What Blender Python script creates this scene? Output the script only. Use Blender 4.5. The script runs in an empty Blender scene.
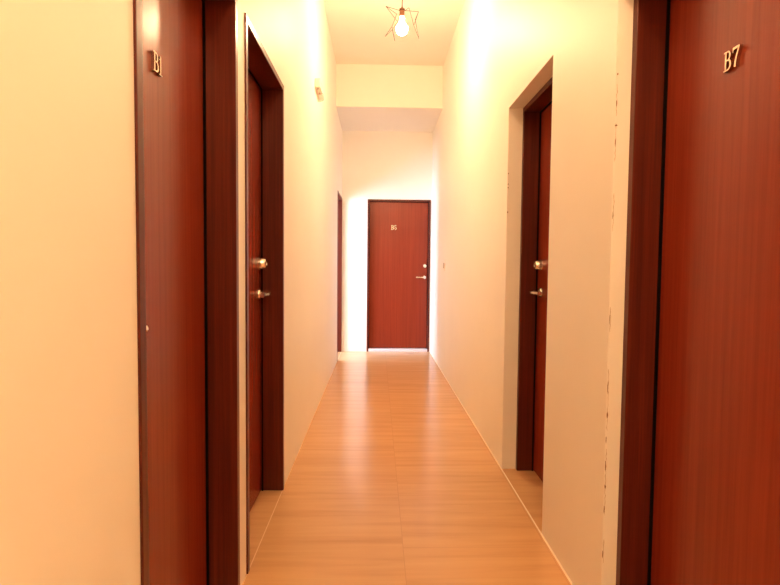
import bpy, bmesh, math, random
from mathutils import Vector, Matrix
random.seed(7)
S = bpy.context.scene
C = S.collection

# ------------------------------------------------------------------ measures (metres, corridor runs along +Y)
XL, XR = -0.4913, 0.7416            # wall planes
YB, YF = -1.35, 7.402                # back wall, far wall
ZC, ZB = 3.505, 3.022               # ceiling, lowered ceiling at the far end
YBEAM = 6.293
LW2, RW2 = -0.78, 1.05              # outer faces of the side walls
CAM = (0.0, 0.0, 1.1827)

# ------------------------------------------------------------------ helpers
def new_bm(): return bmesh.new()

def add_box(bm, x0, x1, y0, y1, z0, z1):
    x0, x1 = sorted((x0, x1)); y0, y1 = sorted((y0, y1)); z0, z1 = sorted((z0, z1))
    v = [bm.verts.new((x, y, z)) for x in (x0, x1) for y in (y0, y1) for z in (z0, z1)]
    for f in ((0, 1, 3, 2), (4, 6, 7, 5), (0, 4, 5, 1), (2, 3, 7, 6), (0, 2, 6, 4), (1, 5, 7, 3)):
        bm.faces.new([v[i] for i in f])

def add_prism(bm, pts, fn, t0, t1):
    """closed 2D outline swept between t0 and t1; fn(u, v, t) gives the 3D point"""
    a = [bm.verts.new(fn(u, v, t0)) for u, v in pts]
    b = [bm.verts.new(fn(u, v, t1)) for u, v in pts]
    n = len(pts)
    bm.faces.new(a); bm.faces.new(list(reversed(b)))
    for i in range(n):
        j = (i + 1) % n
        bm.faces.new((a[j], a[i], b[i], b[j]))

def add_tube(bm, pts, r, seg=8, closed=False, radii=None):
    pts = [Vector(p) for p in pts]
    rings = []; n = len(pts)
    for i, p in enumerate(pts):
        if closed:
            d = pts[(i + 1) % n] - pts[i - 1]
        else:
            d = pts[min(i + 1, n - 1)] - pts[max(i - 1, 0)]
        d.normalize()
        up = Vector((0, 0, 1)) if abs(d.z) < .95 else Vector((1, 0, 0))
        a = d.cross(up).normalized(); b = d.cross(a).normalized()
        rr = radii[i] if radii else r
        rings.append([bm.verts.new(p + a * rr * math.cos(2 * math.pi * k / seg) + b * rr * math.sin(2 * math.pi * k / seg)) for k in range(seg)])
    for i in range(n if closed else n - 1):
        A, B = rings[i], rings[(i + 1) % n]
        for k in range(seg):
            bm.faces.new((A[k], A[(k + 1) % seg], B[(k + 1) % seg], B[k]))
    if not closed:
        bm.faces.new(list(reversed(rings[0]))); bm.faces.new(rings[-1])

def add_lathe(bm, prof, M, seg=28):
    """profile of (radius, height) turned about the local Z of matrix M"""
    rings = []
    for r, h in prof:
        if r < 1e-6: rings.append([bm.verts.new(M @ Vector((0, 0, h)))])
        else: rings.append([bm.verts.new(M @ Vector((r * math.cos(2 * math.pi * k / seg), r * math.sin(2 * math.pi * k / seg), h))) for k in range(seg)])
    for A, B in zip(rings, rings[1:]):
        for k in range(seg):
            a0, a1 = A[k % len(A)], A[(k + 1) % len(A)]
            b0, b1 = B[k % len(B)], B[(k + 1) % len(B)]
            f = []
            for v in (a0, a1, b1, b0):
                if v not in f: f.append(v)
            if len(f) > 2: bm.faces.new(f)
    for R_ in (rings[0], rings[-1]):
        if len(R_) > 2: bm.faces.new(R_)

def obj(name, bm, m, parent=None, smooth=False, bevel=0.0, loc=None):
    bmesh.ops.recalc_face_normals(bm, faces=bm.faces[:])
    me = bpy.data.meshes.new(name); bm.to_mesh(me); bm.free()
    o = bpy.data.objects.new(name, me); C.objects.link(o)
    me.materials.append(m)
    if smooth:
        for p in me.polygons: p.use_smooth = True
        try: me.set_sharp_from_angle(angle=math.radians(35))
        except Exception: pass
    if bevel:
        b = o.modifiers.new('bevel', 'BEVEL'); b.width = bevel; b.segments = 2; b.limit_method = 'ANGLE'
    if loc: o.location = loc
    if parent:
        o.parent = parent
        # meshes are written in world metres: undo the offset of the whole chain of parents
        off = Vector((0, 0, 0)); q = parent
        while q: off += q.location; q = q.parent
        if not loc: o.location = -off
    return o

def tag(o, label=None, cat=None, group=None, kind=None):
    if label: o['label'] = label
    if cat: o['category'] = cat
    if group: o['group'] = group
    if kind: o['kind'] = kind
    return o

def empty(name, loc, label, cat, kind=None, group=None):
    o = bpy.data.objects.new(name, None); C.objects.link(o); o.location = loc
    o.empty_display_size = .1
    return tag(o, label, cat, group, kind)

# ------------------------------------------------------------------ materials
def mat(name):
    m = bpy.data.materials.new(name); m.use_nodes = True
    nt = m.node_tree; p = nt.nodes['Principled BSDF']
    return m, nt, p

def setp(p, **k):
    for a, v in k.items():
        s = p.inputs.get(a.replace('_', ' '))
        if s is not None: s.default_value = v

def noise_chain(nt, scale, detail=4, rough=.55, s=1.0):
    tc = nt.nodes.new('ShaderNodeTexCoord'); mp = nt.nodes.new('ShaderNodeMapping'); mp.inputs['Scale'].default_value = scale
    nz = nt.nodes.new('ShaderNodeTexNoise'); nz.inputs['Scale'].default_value = s; nz.inputs['Detail'].default_value = detail; nz.inputs['Roughness'].default_value = rough
    nt.links.new(tc.outputs['Object'], mp.inputs['Vector']); nt.links.new(mp.outputs['Vector'], nz.inputs['Vector'])
    return nz

def ramp(nt, src, stops):
    r = nt.nodes.new('ShaderNodeValToRGB'); e = r.color_ramp.elements
    while len(e) < len(stops): e.new(.5)
    for i, (pos, col) in enumerate(stops):
        e[i].position = pos; e[i].color = (*col, 1)
    nt.links.new(src, r.inputs['Fac']); return r

def plaster(name, col, rough=.38, spec=.5):
    m, nt, p = mat(name)
    nz = noise_chain(nt, (1, 1, 1), 5, .6, 2.2)
    a = tuple(c * .975 for c in col)
    r = ramp(nt, nz.outputs['Fac'], [(.3, a), (.7, col)])
    nt.links.new(r.outputs['Color'], p.inputs['Base Color'])
    n2 = noise_chain(nt, (1, 1, 1), 6, .6, 30)
    n3 = noise_chain(nt, (1, 1, 1), 3, .5, 3.0)
    ad = nt.nodes.new('ShaderNodeMath'); ad.operation = 'MULTIPLY_ADD'; ad.inputs[1].default_value = 6.0
    nt.links.new(n3.outputs['Fac'], ad.inputs[0]); nt.links.new(n2.outputs['Fac'], ad.inputs[2])
    b = nt.nodes.new('ShaderNodeBump'); b.inputs['Strength'].default_value = .12; b.inputs['Distance'].default_value = .004
    nt.links.new(ad.outputs[0], b.inputs['Height']); nt.links.new(b.outputs['Normal'], p.inputs['Normal'])
    setp(p, Roughness=rough, Specular_IOR_Level=spec)
    return m

def wood(name, dark, mid, light, rough=.3, coat=.4, scale=1.0, spec=.5):
    m, nt, p = mat(name)
    nz = noise_chain(nt, (55 * scale, 55 * scale, 1.0), 6, .62, 1.0)
    fine = noise_chain(nt, (190 * scale, 190 * scale, 5), 3, .6, 1.0)
    mx = nt.nodes.new('ShaderNodeMath'); mx.operation = 'MULTIPLY_ADD'; mx.inputs[1].default_value = .35
    nt.links.new(fine.outputs['Fac'], mx.inputs[0]); nt.links.new(nz.outputs['Fac'], mx.inputs[2])
    r = ramp(nt, mx.outputs[0], [(.45, dark), (.66, mid), (.92, light)])
    nt.links.new(r.outputs['Color'], p.inputs['Base Color'])
    b = nt.nodes.new('ShaderNodeBump'); b.inputs['Strength'].default_value = .08; b.inputs['Distance'].default_value = .001
    nt.links.new(fine.outputs['Fac'], b.inputs['Height']); nt.links.new(b.outputs['Normal'], p.inputs['Normal'])
    setp(p, Roughness=rough, Coat_Weight=coat, Coat_Roughness=.12, Specular_IOR_Level=spec)
    return m

def plain(name, col, rough=.5, metal=0.0, spec=.5):
    m, nt, p = mat(name)
    nz = noise_chain(nt, (1, 1, 1), 3, .5, 60)
    r = ramp(nt, nz.outputs['Fac'], [(.3, tuple(c * .94 for c in col)), (.7, col)])
    nt.links.new(r.outputs['Color'], p.inputs['Base Color'])
    setp(p, Roughness=rough, Metallic=metal, Specular_IOR_Level=spec)
    return m

WALL = plaster('cream_wall_paint', (.90, .86, .79), .5, .4)
CEIL = plaster('cream_ceiling_paint', (.89, .85, .78), .6, .3)
REVEAL = plaster('pale_filler_plaster', (.92, .88, .81), .7, .25)
LEAF = wood('red_brown_veneer', (.195, .0225, .009), (.228, .028, .0112), (.262, .035, .014), .26, .0, spec=.28)
FRAME = wood('brown_door_frame_wood', (.06, .0085, .0045), (.092, .0135, .0063), (.14, .023, .0105), .32, .0, 1.2, .28)
GOLD = plain('satin_nickel', (.82, .75, .68), .22, 1.0)
BRASS = plain('polished_rose_brass', (.62, .42, .32), .2, 1.0)
COPPER = plain('copper_socket', (.20, .085, .045), .6, .2, .3)
WIRE = plain('rose_copper_wire', (.012, .006, .003), .8, 0.0, .1)
PLASTIC = plain('white_plastic', (.86, .72, .62), .4)
GREY = plain('grey_plastic', (.22, .18, .15), .5)
RIM = plain('taupe_plastic', (.50, .40, .31), .5)
DARK = plain('dark_chip', (.26, .14, .07), .9)
GROUT = plain('tan_grout', (.74, .50, .30), .7)
CAULK = plain('pale_grout', (.86, .72, .55), .7)
SILL = plain('pale_stone_threshold', (.80, .74, .76), .35)
GAP_SHADE = plain('black_gap_shade', (.004, .002, .002), .9, 0.0, .1)  # near-black that paints in the shade between leaf and jamb
ALU = plain('white_window_frame', (.8, .8, .8), .4)

def floor_material():
    m, nt, p = mat('wood_look_tile')
    N, L = nt.nodes, nt.links
    tc = N.new('ShaderNodeTexCoord'); sp = N.new('ShaderNodeSeparateXYZ'); L.new(tc.outputs['Object'], sp.inputs[0])
    def math_(op, a, b=None, c=None):
        n = N.new('ShaderNodeMath'); n.operation = op
        for i, v in enumerate((a, b, c)):
            if v is None: continue
            if isinstance(v, (int, float)): n.inputs[i].default_value = v
            else: L.new(v, n.inputs[i])
        return n.outputs[0]
    X, Y = sp.outputs['X'], sp.outputs['Y']
    col = math_('FLOOR', math_('DIVIDE', math_('SUBTRACT', X, .118), .609))           # column of tiles
    par = math_('MODULO', math_('ABSOLUTE', col), 2.0)
    yoff = math_('ADD', math_('MULTIPLY', par, -.52), 3.40)
    yy = math_('DIVIDE', math_('SUBTRACT', Y, yoff), 1.2)
    row = math_('FLOOR', yy)
    fy = math_('MULTIPLY', math_('SUBTRACT', yy, row), 1.2)
    fx = math_('MULTIPLY', math_('FRACT', math_('DIVIDE', math_('SUBTRACT', X, .118), .609)), .609)
    dx = math_('MINIMUM', fx, math_('SUBTRACT', .609, fx)); dy = math_('MINIMUM', fy, math_('SUBTRACT', 1.2, fy))
    joint = math_('LESS_THAN', math_('MINIMUM', dx, dy), .0011)
    # grain runs across the corridor
    cmb = N.new('ShaderNodeCombineXYZ')
    L.new(math_('ADD', math_('MULTIPLY', X, 1.1), math_('MULTIPLY', col, 7.3)), cmb.inputs[0])
    L.new(math_('ADD', math_('MULTIPLY', Y, 17.0), math_('MULTIPLY', row, 13.7)), cmb.inputs[1])
    nz = N.new('ShaderNodeTexNoise'); nz.inputs['Scale'].default_value = 1.0; nz.inputs['Detail'].default_value = 5; nz.inputs['Roughness'].default_value = .6; nz.inputs['Distortion'].default_value = .35
    L.new(cmb.outputs[0], nz.inputs['Vector'])
    r = ramp(nt, nz.outputs['Fac'], [(.25, (.565, .315, .150)), (.5, (.655, .380, .185)), (.75, (.71, .425, .215))])
    big = noise_chain(nt, (1.2, .8, 1), 2, .5, 1.3)
    mx = N.new('ShaderNodeMix'); mx.data_type = 'RGBA'; mx.blend_type = 'MULTIPLY'
    r2 = ramp(nt, big.outputs['Fac'], [(.3, (.93, .93, .93)), (.7, (1, 1, 1))])
    mx.inputs[0].default_value = 1.0
    L.new(r.outputs['Color'], mx.inputs[6]); L.new(r2.outputs['Color'], mx.inputs[7])
    mj = N.new('ShaderNodeMix'); mj.data_type = 'RGBA'; mj.inputs[7].default_value = (.52, .29, .145, 1)
    L.new(joint, mj.inputs[0]); L.new(mx.outputs[2], mj.inputs[6]); L.new(mj.outputs[2], p.inputs['Base Color'])
    rr = math_('MULTIPLY_ADD', nz.outputs['Fac'], .10, .17)
    L.new(rr, p.inputs['Roughness'])
    b = N.new('ShaderNodeBump'); b.inputs['Strength'].default_value = .05; b.inputs['Distance'].default_value = .002
    L.new(nz.outputs['Fac'], b.inputs['Height']); L.new(b.outputs['Normal'], p.inputs['Normal'])
    setp(p, Specular_IOR_Level=.5)
    return m
FLOOR = floor_material()

def emitter(name, col, strength):
    m, nt, p = mat(name)
    setp(p, Base_Color=(1, 1, 1, 1), Emission_Color=(*col, 1), Emission_Strength=strength, Roughness=.3)
    return m
LAMP = (1.0, .668, .365)
NEAR_DOME, NEAR_NECK = emitter('brighter_lit_dome', LAMP, 930.0), emitter('brighter_lit_neck', LAMP, 460.0)
BULB = emitter('warm_lit_dome', LAMP, 765.0)          # LED globe: the dome gives most of the light,
BULB_NECK = emitter('warm_lit_neck', LAMP, 380.0)     # the part next to the socket less

# ------------------------------------------------------------------ room shell
# door openings along each wall: (y0, y1, head height)
L1 = (1.105, 1.890, 2.100); L2 = (2.006, 2.802, 2.100); L4 = (6.588, 7.372, 2.100)
R3 = (2.311, 3.077, 2.090); R7 = (0.800, 1.690, 2.050)

def comb(y0, y1, z1, openings):
    pts = [(y0, 0)]
    for a, b, h in sorted(openings):
        pts += [(a, 0), (a, h), (b, h), (b, 0)]
    return pts + [(y1, 0), (y1, z1), (y0, z1)]

def side_wall(name, x0, x1, x2, openings, through, label):
    bm = new_bm()
    f = lambda u, v, t: (t, u, v)
    add_prism(bm, comb(YB, YF, ZC, openings), f, x0, x1)
    add_prism(bm, comb(YB, YF, ZC, through), f, x1, x2)
    bmesh.ops.remove_doubles(bm, verts=bm.verts[:], dist=1e-5)
    return tag(obj(name, bm, WALL), label, 'wall', kind='structure')

wl = side_wall('wall_left', XL, -.70, LW2, (L1, L2, L4), (L4,), 'cream painted corridor wall on the left with three doorways')
wr = side_wall('wall_right', XR, .97, RW2, (R3, R7), (), 'cream painted corridor wall on the right with two recessed doorways')

bm = new_bm()
FD = (-.142, .729, 2.100)
add_prism(bm, [(LW2, 0), (FD[0], 0), (FD[0], FD[2]), (FD[1], FD[2]), (FD[1], 0), (RW2, 0), (RW2, ZC), (LW2, ZC)], lambda u, v, t: (u, t, v), YF, YF + .16)
add_prism(bm, [(LW2, 0), (RW2, 0), (RW2, ZC), (LW2, ZC)], lambda u, v, t: (u, t, v), YF + .16, YF + .22)
bmesh.ops.remove_doubles(bm, verts=bm.verts[:], dist=1e-5)
tag(obj('wall_far', bm, WALL), 'cream end wall of the corridor around the far brown door', 'wall', kind='structure')
bm = new_bm(); add_box(bm, LW2, RW2, YB - .1, YB, 0, ZC)  # unseen wall added close behind the camera to bounce lamp light forward
tag(obj('wall_back_bounce', bm, WALL), 'plain cream wall added behind the viewer to bounce light down the corridor', 'wall', kind='structure')
bm = new_bm(); add_box(bm, LW2, RW2, YB - .1, YF + .22, ZC, ZC + .1)
tag(obj('ceiling', bm, CEIL), 'high cream corridor ceiling the star pendant hangs from', 'ceiling', kind='structure')
bm = new_bm(); add_box(bm, XL, XR, YBEAM, YF, ZB, ZC)
tag(obj('ceiling_beam', bm, CEIL), 'lowered cream ceiling box at the far end of the corridor', 'ceiling beam', kind='structure')
bm = new_bm(); add_box(bm, -2.75, RW2, YB - .1, 8.2, -.1, 0)
tag(obj('floor', bm, FLOOR), 'glossy wood-look tiled floor running down the corridor', 'floor', kind='structure')

# side room behind the open doorway at the far left: its window gives the cool daylight at the corridor's end
AX0, AX1, AY0, AY1, AZ = -2.6, LW2, 4.9, 8.0, 2.7
def annex(name, box, m, label, cat):
    b = new_bm(); add_box(b, *box); tag(obj(name, b, m), label, cat, kind='structure')
annex('wall_annex_near', (AX0, AX1, AY0 - .1, AY0, 0, AZ), WALL, 'near wall of the side room beyond the open doorway', 'wall')
annex('wall_annex_far', (AX0, AX1, AY1, AY1 + .1, 0, AZ), WALL, 'far wall of the side room beyond the open doorway', 'wall')
annex('wall_annex_right', (AX1, AX1 + .1, YF + .22, AY1 + .1, 0, AZ), WALL, 'short side room wall beside the corridor end wall', 'wall')
annex('ceiling_annex', (AX0 - .1, AX1, AY0 - .1, AY1 + .1, AZ, AZ + .1), CEIL, 'ceiling of the side room beyond the open doorway', 'ceiling')
WY0, WY1, WZ0, WZ1 = 5.2, 7.2, .55, 2.15
bm = new_bm()
f = lambda u, v, t: (t, u, v)
a0, a1 = AY0 - .1, AY1 + .1
ring = [((a0, 0), (a1, 0), (WY1, WZ0), (WY0, WZ0)), ((a1, 0), (a1, AZ), (WY1, WZ1), (WY1, WZ0)),
        ((a1, AZ), (a0, AZ), (WY0, WZ1), (WY1, WZ1)), ((a0, AZ), (a0, 0), (WY0, WZ0), (WY0, WZ1))]
for q in ring: add_prism(bm, q, f, AX0 - .1, AX0)
bmesh.ops.remove_doubles(bm, verts=bm.verts[:], dist=1e-5)
tag(obj('wall_annex_left', bm, WALL), 'window wall of the side room beyond the open doorway', 'wall', kind='structure')
wn = empty('window_1', (AX0, 6.2, WZ0), 'white framed window in the side room beyond the open doorway', 'window', 'structure')
bm = new_bm()
for (y0, y1, z0, z1) in ((WY0, WY0 + .05, WZ0, WZ1), (WY1 - .05, WY1, WZ0, WZ1), (6.175, 6.225, WZ0 + .05, WZ1 - .05), (WY0 + .05, WY1 - .05, WZ0, WZ0 + .05), (WY0 + .05, WY1 - .05, WZ1 - .05, WZ1)):
    add_box(bm, AX0 - .08, AX0 - .02, y0, y1, z0, z1)
obj('window_frame', bm, ALU, wn)
m, nt, p = mat('window_glass'); setp(p, Base_Color=(1, 1, 1, 1), Roughness=0.0, Transmission_Weight=1.0, IOR=1.05)
bm = new_bm(); add_box(bm, AX0 - .053, AX0 - .047, WY0 + .05, WY1 - .05, WZ0 + .05, WZ1 - .05)
obj('window_pane', bm, m, wn)

# floor joints along the foot of each side wall
bm = new_bm(); add_box(bm, XL, XL + .004, YB, YF, 0, .0015)
tag(obj('trim_1', bm, GROUT), 'thin pale grout line along the foot of the left wall', 'grout line', kind='structure')
bm = new_bm(); add_box(bm, XR - .007, XR, YB, YF, 0, .002)
tag(obj('trim_2', bm, CAULK), 'thin pale grout line along the foot of the right wall', 'grout line', kind='structure')

# ------------------------------------------------------------------ letters (serif numerals cast in metal)
def arc(cx, cy, rx, ry, a0, a1, n=10):
    return [(cx + rx * math.cos(math.radians(a0 + (a1 - a0) * i / n)), cy + ry * math.sin(math.radians(a0 + (a1 - a0) * i / n))) for i in range(n + 1)]

def stroke(pts, w):
    """ribbon outline around a polyline; w is a width or a list of widths"""
    n = len(pts); ws = w if isinstance(w, (list, tuple)) else [w] * n
    l, r = [], []
    for i in range(n):
        a = Vector(pts[max(i - 1, 0)]); b = Vector(pts[min(i + 1, n - 1)]); d = (b - a).normalized(); q = Vector((-d.y, d.x)) * ws[i] / 2
        l.append(tuple(Vector(pts[i]) + q)); r.append(tuple(Vector(pts[i]) - q))
    return l + r[::-1]

def rect(x0, x1, y0, y1): return [(x0, y0), (x1, y0), (x1, y1), (x0, y1)]
GLYPH = {
    'B': (.70, [rect(.10, .24, 0, 1), rect(0, .30, 0, .07), rect(0, .30, .93, 1),
                stroke([(.2, .965)] + arc(.36, .745, .20, .22, 90, -90) + [(.2, .525)], [.07] + [.07, .08, .10, .12, .14, .15, .14, .12, .10, .08, .07] + [.07]),
                stroke([(.2, .525)] + arc(.38, .28, .25, .245, 90, -90) + [(.2, .035)], [.07] + [.07, .08, .11, .13, .15, .16, .15, .13, .11, .08, .07] + [.07])]),
    '1': (.48, [rect(.18, .33, 0, 1), rect(.02, .48, 0, .07), [(.02, .82), (.02, .76), (.18, .86), (.18, 1.0), (.30, 1.0)]]),
    '7': (.60, [rect(.0, .60, .89, 1), rect(.0, .06, .74, .95), stroke([(.56, .93), (.38, .55), (.27, .25), (.24, 0)], [.10, .12, .16, .18])]),
    '5': (.58, [rect(.08, .54, .89, 1), rect(.08, .15, .50, 1), stroke([(.09, .53)] + arc(.27, .32, .25, .29, 110, -130, 12), [.06] + [.06, .08, .10, .13, .15, .16, .16, .15, .13, .11, .09, .08, .08])]),
}
def number(text, parent, origin, right, normal, h, depth=.009, m=BRASS):
    """letters standing on a door: origin = lower left corner on the door's face"""
    o0, r, n = Vector(origin), Vector(right), Vector(normal); x = 0
    for ch in text:
        w, polys = GLYPH[ch]
        bm = new_bm()
        for k, pl in enumerate(polys):
            add_prism(bm, pl, lambda u, v, t: o0 + r * (x + u * .86 * h) + Vector((0, 0, v * h)) + n * t, .0, depth + .0002 * k)
        bmesh.ops.remove_doubles(bm, verts=bm.verts[:], dist=1e-6)
        nm = obj('letter' if ch.isalpha() else 'numeral', bm, m, parent)
        x += (w * .86 + .08) * h

# ------------------------------------------------------------------ doors
def lever_set(parent, P, n, along, z_dead, deep=.058, length=.118):
    """rose + lever handle at P (on the door's face) and a deadbolt cylinder above it"""
    P, n, a = Vector(P), Vector(n), Vector(along)
    M = Matrix.Translation(P) @ n.to_track_quat('Z', 'Y').to_matrix().to_4x4()
    bm = new_bm()
    add_lathe(bm, [(.0255, 0), (.0255, .006), (.022, .011), (.011, .013), (.0095, .020), (.0095, deep)], M)
    k = deep - .008
    path = [P + n * k - a * .004, P + n * (k + .002) + a * .02, P + n * (k + .001) + a * .05, P + n * (k - .003) + a * .08, P + n * (k - .006) + a * length]
    add_tube(bm, path, .011, 12, radii=[.013, .0125, .011, .0105, .0125])
    h = obj('lever_handle', bm, GOLD, parent, smooth=True)
    D = P.copy(); D.z = z_dead
    M = Matrix.Translation(D) @ n.to_track_quat('Z', 'Y').to_matrix().to_4x4()
    bm = new_bm()
    add_lathe(bm, [(.030, 0), (.030, .007), (.0265, .033), (.023, .039), (.013, .040), (.013, .0385), (0, .0385)], M)
    obj('deadbolt', bm, GOLD, parent, smooth=True)
    return h

def door(name, axis, face, out, o, leaf_at, back, ft, label, handle=None, num=None, sill=False, leaf=True, lz0=.006, flabel=None, hz=(1.038, 1.192)):
    """axis 'y': door in a side wall, 'x': door in the end wall. face = frame's front, back = frame's rear (coordinates across the wall),
    out = +1/-1 from the door into the corridor, o = (start, end, head) outer edges of the frame, leaf_at = face of the leaf"""
    a, b, h = o
    W = (lambda u, t: (t, u)) if axis == 'y' else (lambda u, t: (u, t))
    base = W((a + b) / 2, face)
    root = empty(name, (base[0], base[1], 0), label, 'door', 'structure')
    fn = lambda u, v, t: (*W(u, t), v)
    # frame: jambs and head as one U, front part; rear part is narrower inside (a stop behind the leaf)
    bm = new_bm()
    def U(i): return [(a, 0), (a + i, 0), (a + i, h - i), (b - i, h - i), (b - i, 0), (b, 0), (b, h), (a, h)]
    shade_at = leaf_at; leaf_at = leaf_at - out * .010
    stop = leaf_at - out * .043
    add_prism(bm, U(ft), fn, face, stop)
    if leaf: add_prism(bm, U(ft + .016), fn, stop, back)
    else: add_prism(bm, U(ft), fn, stop, back)
    bmesh.ops.remove_doubles(bm, verts=bm.verts[:], dist=1e-6)
    fr = obj('door_frame', bm, FRAME, root, bevel=.0015)
    if sill:
        bm = new_bm(); p0 = W(a + ft, face + out * .0); p1 = W(b - ft, leaf_at - out * .04)
        add_box(bm, p0[0], p1[0], p0[1], p1[1], 0, .036)
        tag(obj('threshold', bm, SILL, root, bevel=.002), 'pale stone threshold')
    if not leaf: return root
    bm = new_bm(); add_prism(bm, [(a + ft, 0), (a + ft + .006, 0), (a + ft + .006, h - ft - .006), (b - ft - .006, h - ft - .006), (b - ft - .006, 0), (b - ft, 0), (b - ft, h - ft), (a + ft, h - ft)], fn, shade_at - out * .001, leaf_at + out * .0005)
    tag(obj('gap_shade_strip', bm, GAP_SHADE, root), 'black strip painting in the shade beside the leaf')  # black strip put in as corner shade where leaf meets jamb
    g = .0045
    bm = new_bm()
    c0 = W(a + ft + g, leaf_at); c1 = W(b - ft - g, leaf_at - out * .04)
    add_box(bm, c0[0], c1[0], c0[1], c1[1], lz0, h - ft - g)
    lf = obj('door_leaf', bm, LEAF, root, bevel=.0015)
    n = Vector((*W(0, out), 0))
    if handle:
        u, d = handle
        lever_set(lf, (*W(u, leaf_at), hz[0]), n, Vector((*W(d, 0), 0)), hz[1])
    if num:
        text, u, z, rd, hh = num
        number(text, lf, (*W(u, leaf_at), z), (*W(rd, 0), 0), n, hh, m=GOLD if axis == 'x' else BRASS)
    return root

door('door_1', 'y', XL + .006, 1, L1, -.585, -.70, .030, 'red brown door marked B1, nearest on the left wall', (1.152, 1), ('B1', 1.434, 1.688, 1, .050), hz=(1.030, 1.192))
door('door_2', 'y', XL + .006, 1, L2, -.588, -.70, .028, 'red brown door on the left wall just past the B1 door', (2.712, -1))
door('door_3', 'y', .822, -1, R3, .908, .97, .028, 'dark red brown door set back in the plaster recess on the right wall', (2.975, -1), hz=(1.045, 1.198))
door('door_4', 'y', XL + .006, 1, L4, -.60, -.70, .028, 'brown frame of the open doorway at the far left end', leaf=False)
door('door_5', 'x', YF - .008, -1, FD, YF + .035, YF + .16, .026, 'red brown door marked B5 closing the end of the corridor', (.655, -1), ('B5', .186, 1.690, 1, .062), sill=True, lz0=.046, hz=(1.034, 1.193))
door('door_6', 'y', .790, -1, (R7[0], R7[1], R7[2]), .878, .97, .030, 'red brown door marked B7, nearest on the right wall', (.89, 1), ('B7', 1.372, 1.684, -1, .049))

# ------------------------------------------------------------------ broken plaster at the recess edges on the right wall
def jag(zs, amp): return [(amp * (random.random() ** 2) * random.choice((0, 0, 1, 1, -.4)), z) for z in zs]
zs = [i * .022 for i in range(int(R7[2] / .022) + 1)]
bm = new_bm()
edge = [(XR + .002 + d, z) for d, z in jag(zs, .006)]
add_prism(bm, [(XR + .0475, 0)] + [(.7895, 0), (.7895, edge[-1][1])] + edge[::-1], lambda u, v, t: (u, t, v), R7[1], R7[1] - .002)
pt = tag(obj('trim_3', bm, REVEAL), 'pale filled plaster edge beside the B7 door frame, cracked along its corner', 'plaster edge', kind='structure')
bm = new_bm()
for z0, z1 in ((.22, .30), (.38, .60), (.66, .86), (.98, 1.06), (1.30, 1.42), (1.52, 1.64), (1.66, 1.76)):
    n = int((z1 - z0) / .008); q = [(XR + .0038 + random.uniform(-.0012, .0014), z0 + (z1 - z0) * k / n) for k in range(n + 1)]
    add_prism(bm, stroke(q, [.0003] + [random.uniform(.0005, .0014) for _ in range(n - 1)] + [.0003]), lambda u, v, t: (u, t, v), R7[1] - .002, R7[1] - .0026)
CRACK = plain('crack_in_filler', (.44, .27, .14), .9)
obj('crack', bm, CRACK, pt)
def chip(parent, x, y, z, rx, rz, nrm='y'):
    bm = new_bm(); n = 9; pts = []
    for k in range(n):
        q = 2 * math.pi * k / n; r = .7 + .5 * random.random()
        pts.append((rx * r * math.cos(q), rz * r * math.sin(q)))
    if nrm == 'y': add_prism(bm, pts, lambda u, v, t: (x + u, y + t, z + v), 0, -.0008)
    else: add_prism(bm, pts, lambda u, v, t: (x + t, y + u, z + v), 0, -.0008)
    obj('plaster_chip', bm, DARK, parent)
yq = R7[1] - .002
for (x, z, rx, rz) in ((.7465, 1.790, .0022, .0030), (.7465, 1.632, .0048, .0024), (.745, 1.70, .0012, .012), (.7445, 1.58, .0012, .014), (.7435, 1.02, .001, .018),
                       (.744, .80, .0013, .022), (.745, .71, .0022, .010), (.7435, .63, .0012, .012), (.744, .545, .0012, .016), (.7452, .475, .0024, .008), (.7435, .40, .0011, .014), (.743, .25, .0012, .012), (.7438, 1.35, .0010, .012)):
    chip(pt, x, yq, z, rx, rz)
for (z, r) in ((1.72, .004), (1.66, .0035), (1.64, .0035), (1.50, .005)):
    chip(wr, XR + .004, R3[1], z, r * .8, r)

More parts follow.
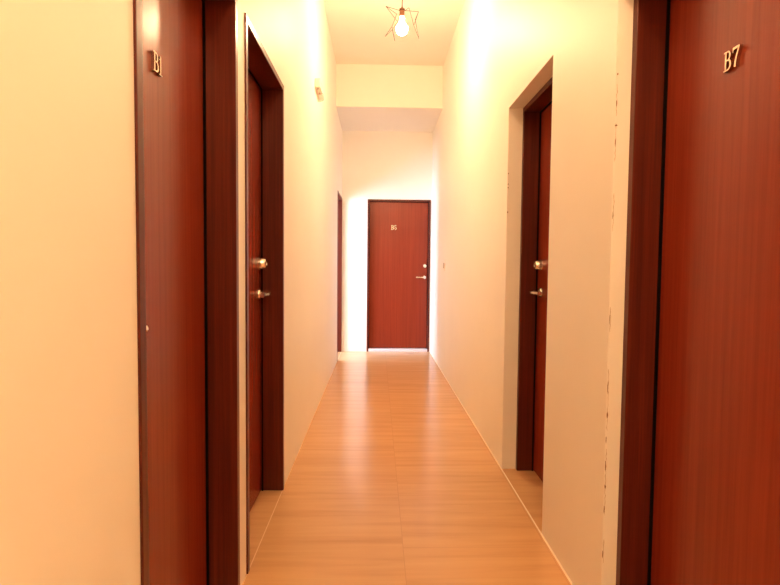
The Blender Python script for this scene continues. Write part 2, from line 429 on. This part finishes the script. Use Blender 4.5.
# ------------------------------------------------------------------ star pendant lamps
LP = Vector((.169, 4.1, 2.974))     # centre of the glowing bulb
U_ = 4.1 / 535.3 / 13.0             # metres per measured unit on the lamp
def lp(u, v, d=0.0):                # lamp drawing: u to the right, v down, d away; (285, 335) is the bulb's centre
    return LP + Vector(((u - 287) * U_, d, -(v - 335) * U_))
def make_pendant():
    root = empty('pendant_lamp', (LP.x, LP.y, ZC), 'lit bulb pendant in a copper wire star cage hanging from the ceiling', 'pendant lamp')
    I = Matrix.Identity(4)
    top = lp(287, 95).z
    bm = new_bm(); add_lathe(bm, [(0, ZC - .030), (.020, ZC - .030), (.046, ZC - .018), (.050, ZC), (0, ZC)], Matrix.Translation((LP.x, LP.y, 0)))
    obj('ceiling_rose', bm, COPPER, root, smooth=True)
    bm = new_bm(); add_tube(bm, [(LP.x, LP.y, ZC - .025), (LP.x, LP.y, (ZC + top) / 2), (LP.x, LP.y, top)], .0032, 8)
    obj('cord', bm, WIRE, root, smooth=True)
    z0, z1, z2 = lp(0, 210).z, lp(0, 122).z, lp(0, 100).z
    bm = new_bm(); add_lathe(bm, [(0, z0), (.0175, z0), (.0185, z0 + .02), (.0185, z1 - .004), (.0215, z1), (.0215, z1 + .006), (.008, z2), (.006, top + .006), (0, top + .006)], Matrix.Translation((LP.x, LP.y, 0)))
    obj('socket', bm, COPPER, root, smooth=True)
    zb, zt = lp(0, 432).z, z0
    R = .043; cz = zb + R; prof = [(0, zb)]
    for k in range(1, 13):
        q = -90 + k * 11.0; prof.append((R * math.cos(math.radians(q)), cz + R * math.sin(math.radians(q))))
    prof += [(.020, cz + R * .98), (.0155, zt - .004), (.0135, zt + .004)]
    bm = new_bm(); add_lathe(bm, prof, Matrix.Translation((LP.x, LP.y, 0)), 32)
    bo = obj('bulb', bm, BULB, root, smooth=True)
    bo.data.materials.append(BULB_NECK)
    for p in bo.data.polygons:
        if p.center.z > cz + R * .25: p.material_index = 1
    hub = lp(287, 128); s = .020
    H = lambda u, v, d=0: hub + Vector((u, v, d))
    Cc, I1, D_, E_, J1, G1, A_ = lp(492, 163, -.03), lp(450, 280, -.05), lp(502, 490, -.02), lp(196, 520, -.02), lp(160, 365, -.05), lp(215, 228, -.07), lp(80, 105, -.03)
    B_, I2, F_, J2, G2 = lp(380, 45, .06), lp(445, 265, .06), lp(75, 427, .04), lp(165, 325, .06), lp(235, 215, .07)
    bm = new_bm()
    def wires(P):
        for p, q in zip(P, P[1:]): add_tube(bm, [p, p.lerp(q, .5), q], .0016, 6)
    wires([H(s, 0), Cc, I1, D_, I2, B_, H(s * .6, s * .8)])          # star points to the right
    wires([H(-s, 0), A_, G1, J1, E_, J2, F_, J1])                    # star points to the left
    wires([H(-s * .6, s * .8), G2, J2]); wires([A_, G2]); wires([Cc, I2])
    add_tube(bm, [hub + Vector((s * math.cos(q), s * math.sin(q), 0)) for q in [2 * math.pi * k / 14 for k in range(14)]], .002, 6, closed=True)
    obj('star_cage', bm, WIRE, root)
    return root
lamp = make_pendant()
near = lamp.copy(); C.objects.link(near); near.location = (.13, -.25, ZC)
near['label'] = 'lit star cage pendant hanging above the near end, over the viewer'
for ch in list(lamp.children):
    c = ch.copy(); C.objects.link(c); c.parent = near
    if ch.name.startswith('bulb'):                      # a stronger bulb of the same make
        for sl, mm in zip(c.material_slots, (NEAR_DOME, NEAR_NECK)): sl.link = 'OBJECT'; sl.material = mm
lamp['group'] = near['group'] = 'star pendant lamps along the corridor ceiling'

# ------------------------------------------------------------------ emergency light high on the left wall
el = empty('wall_mounted_fixture', (XL, 4.32, 2.58), 'small pale bar fixture with a thin loop, high on the left wall', 'wall fixture')
bm = new_bm(); add_box(bm, XL, XL + .045, 4.17, 4.50, 2.545, 2.615)
obj('housing', bm, PLASTIC, el, bevel=.008)
for y in (4.19, 4.32):
    bm = new_bm(); add_lathe(bm, [(0, 2.534), (.007, 2.534), (.008, 2.538), (.008, 2.546), (0, 2.546)], Matrix.Translation((XL + .024, y, 0)), 16)
    tag(obj('indicator_knob', bm, GREY, el, smooth=True), 'small dark knob')
bm = new_bm()
lpts = []
for cx, cz, q0 in ((.012, .016, 0), (-.012, .016, 90), (-.012, -.016, 180), (.012, -.016, 270)):
    for k in range(5):
        q = math.radians(q0 + k * 22.5); lpts.append((XL + .034 + cx + .013 * math.cos(q), 4.28, 2.500 + cz + .013 * math.sin(q) + .3 * cx))
add_tube(bm, lpts, .002, 6, closed=True)
add_tube(bm, [(XL + .030, 4.28, 2.526), (XL + .028, 4.28, 2.538), (XL + .026, 4.28, 2.548)], .003, 6)
tag(obj('hanging_loop', bm, RIM, el, smooth=True), 'thin taupe loop')

# ------------------------------------------------------------------ light switch on the right wall
sw = empty('light_switch', (XR, 5.87, 1.2), 'small white light switch on the right wall before the far door', 'light switch')
bm = new_bm(); add_box(bm, XR - .009, XR, 5.835, 5.905, 1.14, 1.26)
obj('switch_plate', bm, WALL, sw, bevel=.002)
bm = new_bm(); add_box(bm, XR - .017, XR - .009, 5.855, 5.885, 1.168, 1.228)
tag(obj('rocker', bm, RIM, sw, bevel=.002), 'grey rocker')

# ------------------------------------------------------------------ daylight and sky
li = bpy.data.lights.new('window_daylight', 'AREA'); li.shape = 'RECTANGLE'; li.size = WY1 - WY0 - .1; li.size_y = WZ1 - WZ0 - .1
li.energy = 310; li.color = (.60, .74, 1.0)
lo = bpy.data.objects.new('window_daylight', li); C.objects.link(lo)
lo.location = (AX0 - .015, 6.2, (WZ0 + WZ1) / 2); lo.rotation_euler = (0, math.radians(-90), 0)
lo.rotation_euler = Vector((1, 0, 0)).to_track_quat('-Z', 'Z').to_euler()
w = bpy.data.worlds.new('sky'); S.world = w; w.use_nodes = True
bg = w.node_tree.nodes['Background']
sk = w.node_tree.nodes.new('ShaderNodeTexSky'); sk.sky_type = 'HOSEK_WILKIE'; sk.turbidity = 3
w.node_tree.links.new(sk.outputs['Color'], bg.inputs['Color']); bg.inputs['Strength'].default_value = .6

# ------------------------------------------------------------------ camera
f_px, yaw, pitch, roll = 535.3, .024, .0487, .0095
cd = bpy.data.cameras.new('camera'); cd.sensor_fit = 'HORIZONTAL'; cd.sensor_width = 36; cd.lens = f_px / 780 * 36; cd.clip_start = .02
cam = bpy.data.objects.new('camera', cd); C.objects.link(cam)
fwd = Vector((math.sin(yaw) * math.cos(pitch), math.cos(yaw) * math.cos(pitch), -math.sin(pitch)))
r0 = Vector((math.cos(yaw), -math.sin(yaw), 0)); u0 = r0.cross(fwd)
rv = r0 * math.cos(roll) + u0 * math.sin(roll); uv = -r0 * math.sin(roll) + u0 * math.cos(roll)
M = Matrix((rv, uv, -fwd)).transposed().to_4x4(); M.translation = Vector(CAM)
cam.matrix_world = M
S.camera = cam

# ------------------------------------------------------------------ view
S.view_settings.view_transform = 'Standard'; S.view_settings.look = 'None'
S.view_settings.exposure = 0.0; S.view_settings.gamma = 1.0; S.view_settings.use_curve_mapping = False
S.cycles.use_denoising = True
S.cycles.max_bounces = 14; S.cycles.diffuse_bounces = 8; S.cycles.glossy_bounces = 6
S.cycles.sample_clamp_indirect = 12.0
S.cycles.caustics_reflective = False; S.cycles.caustics_refractive = False
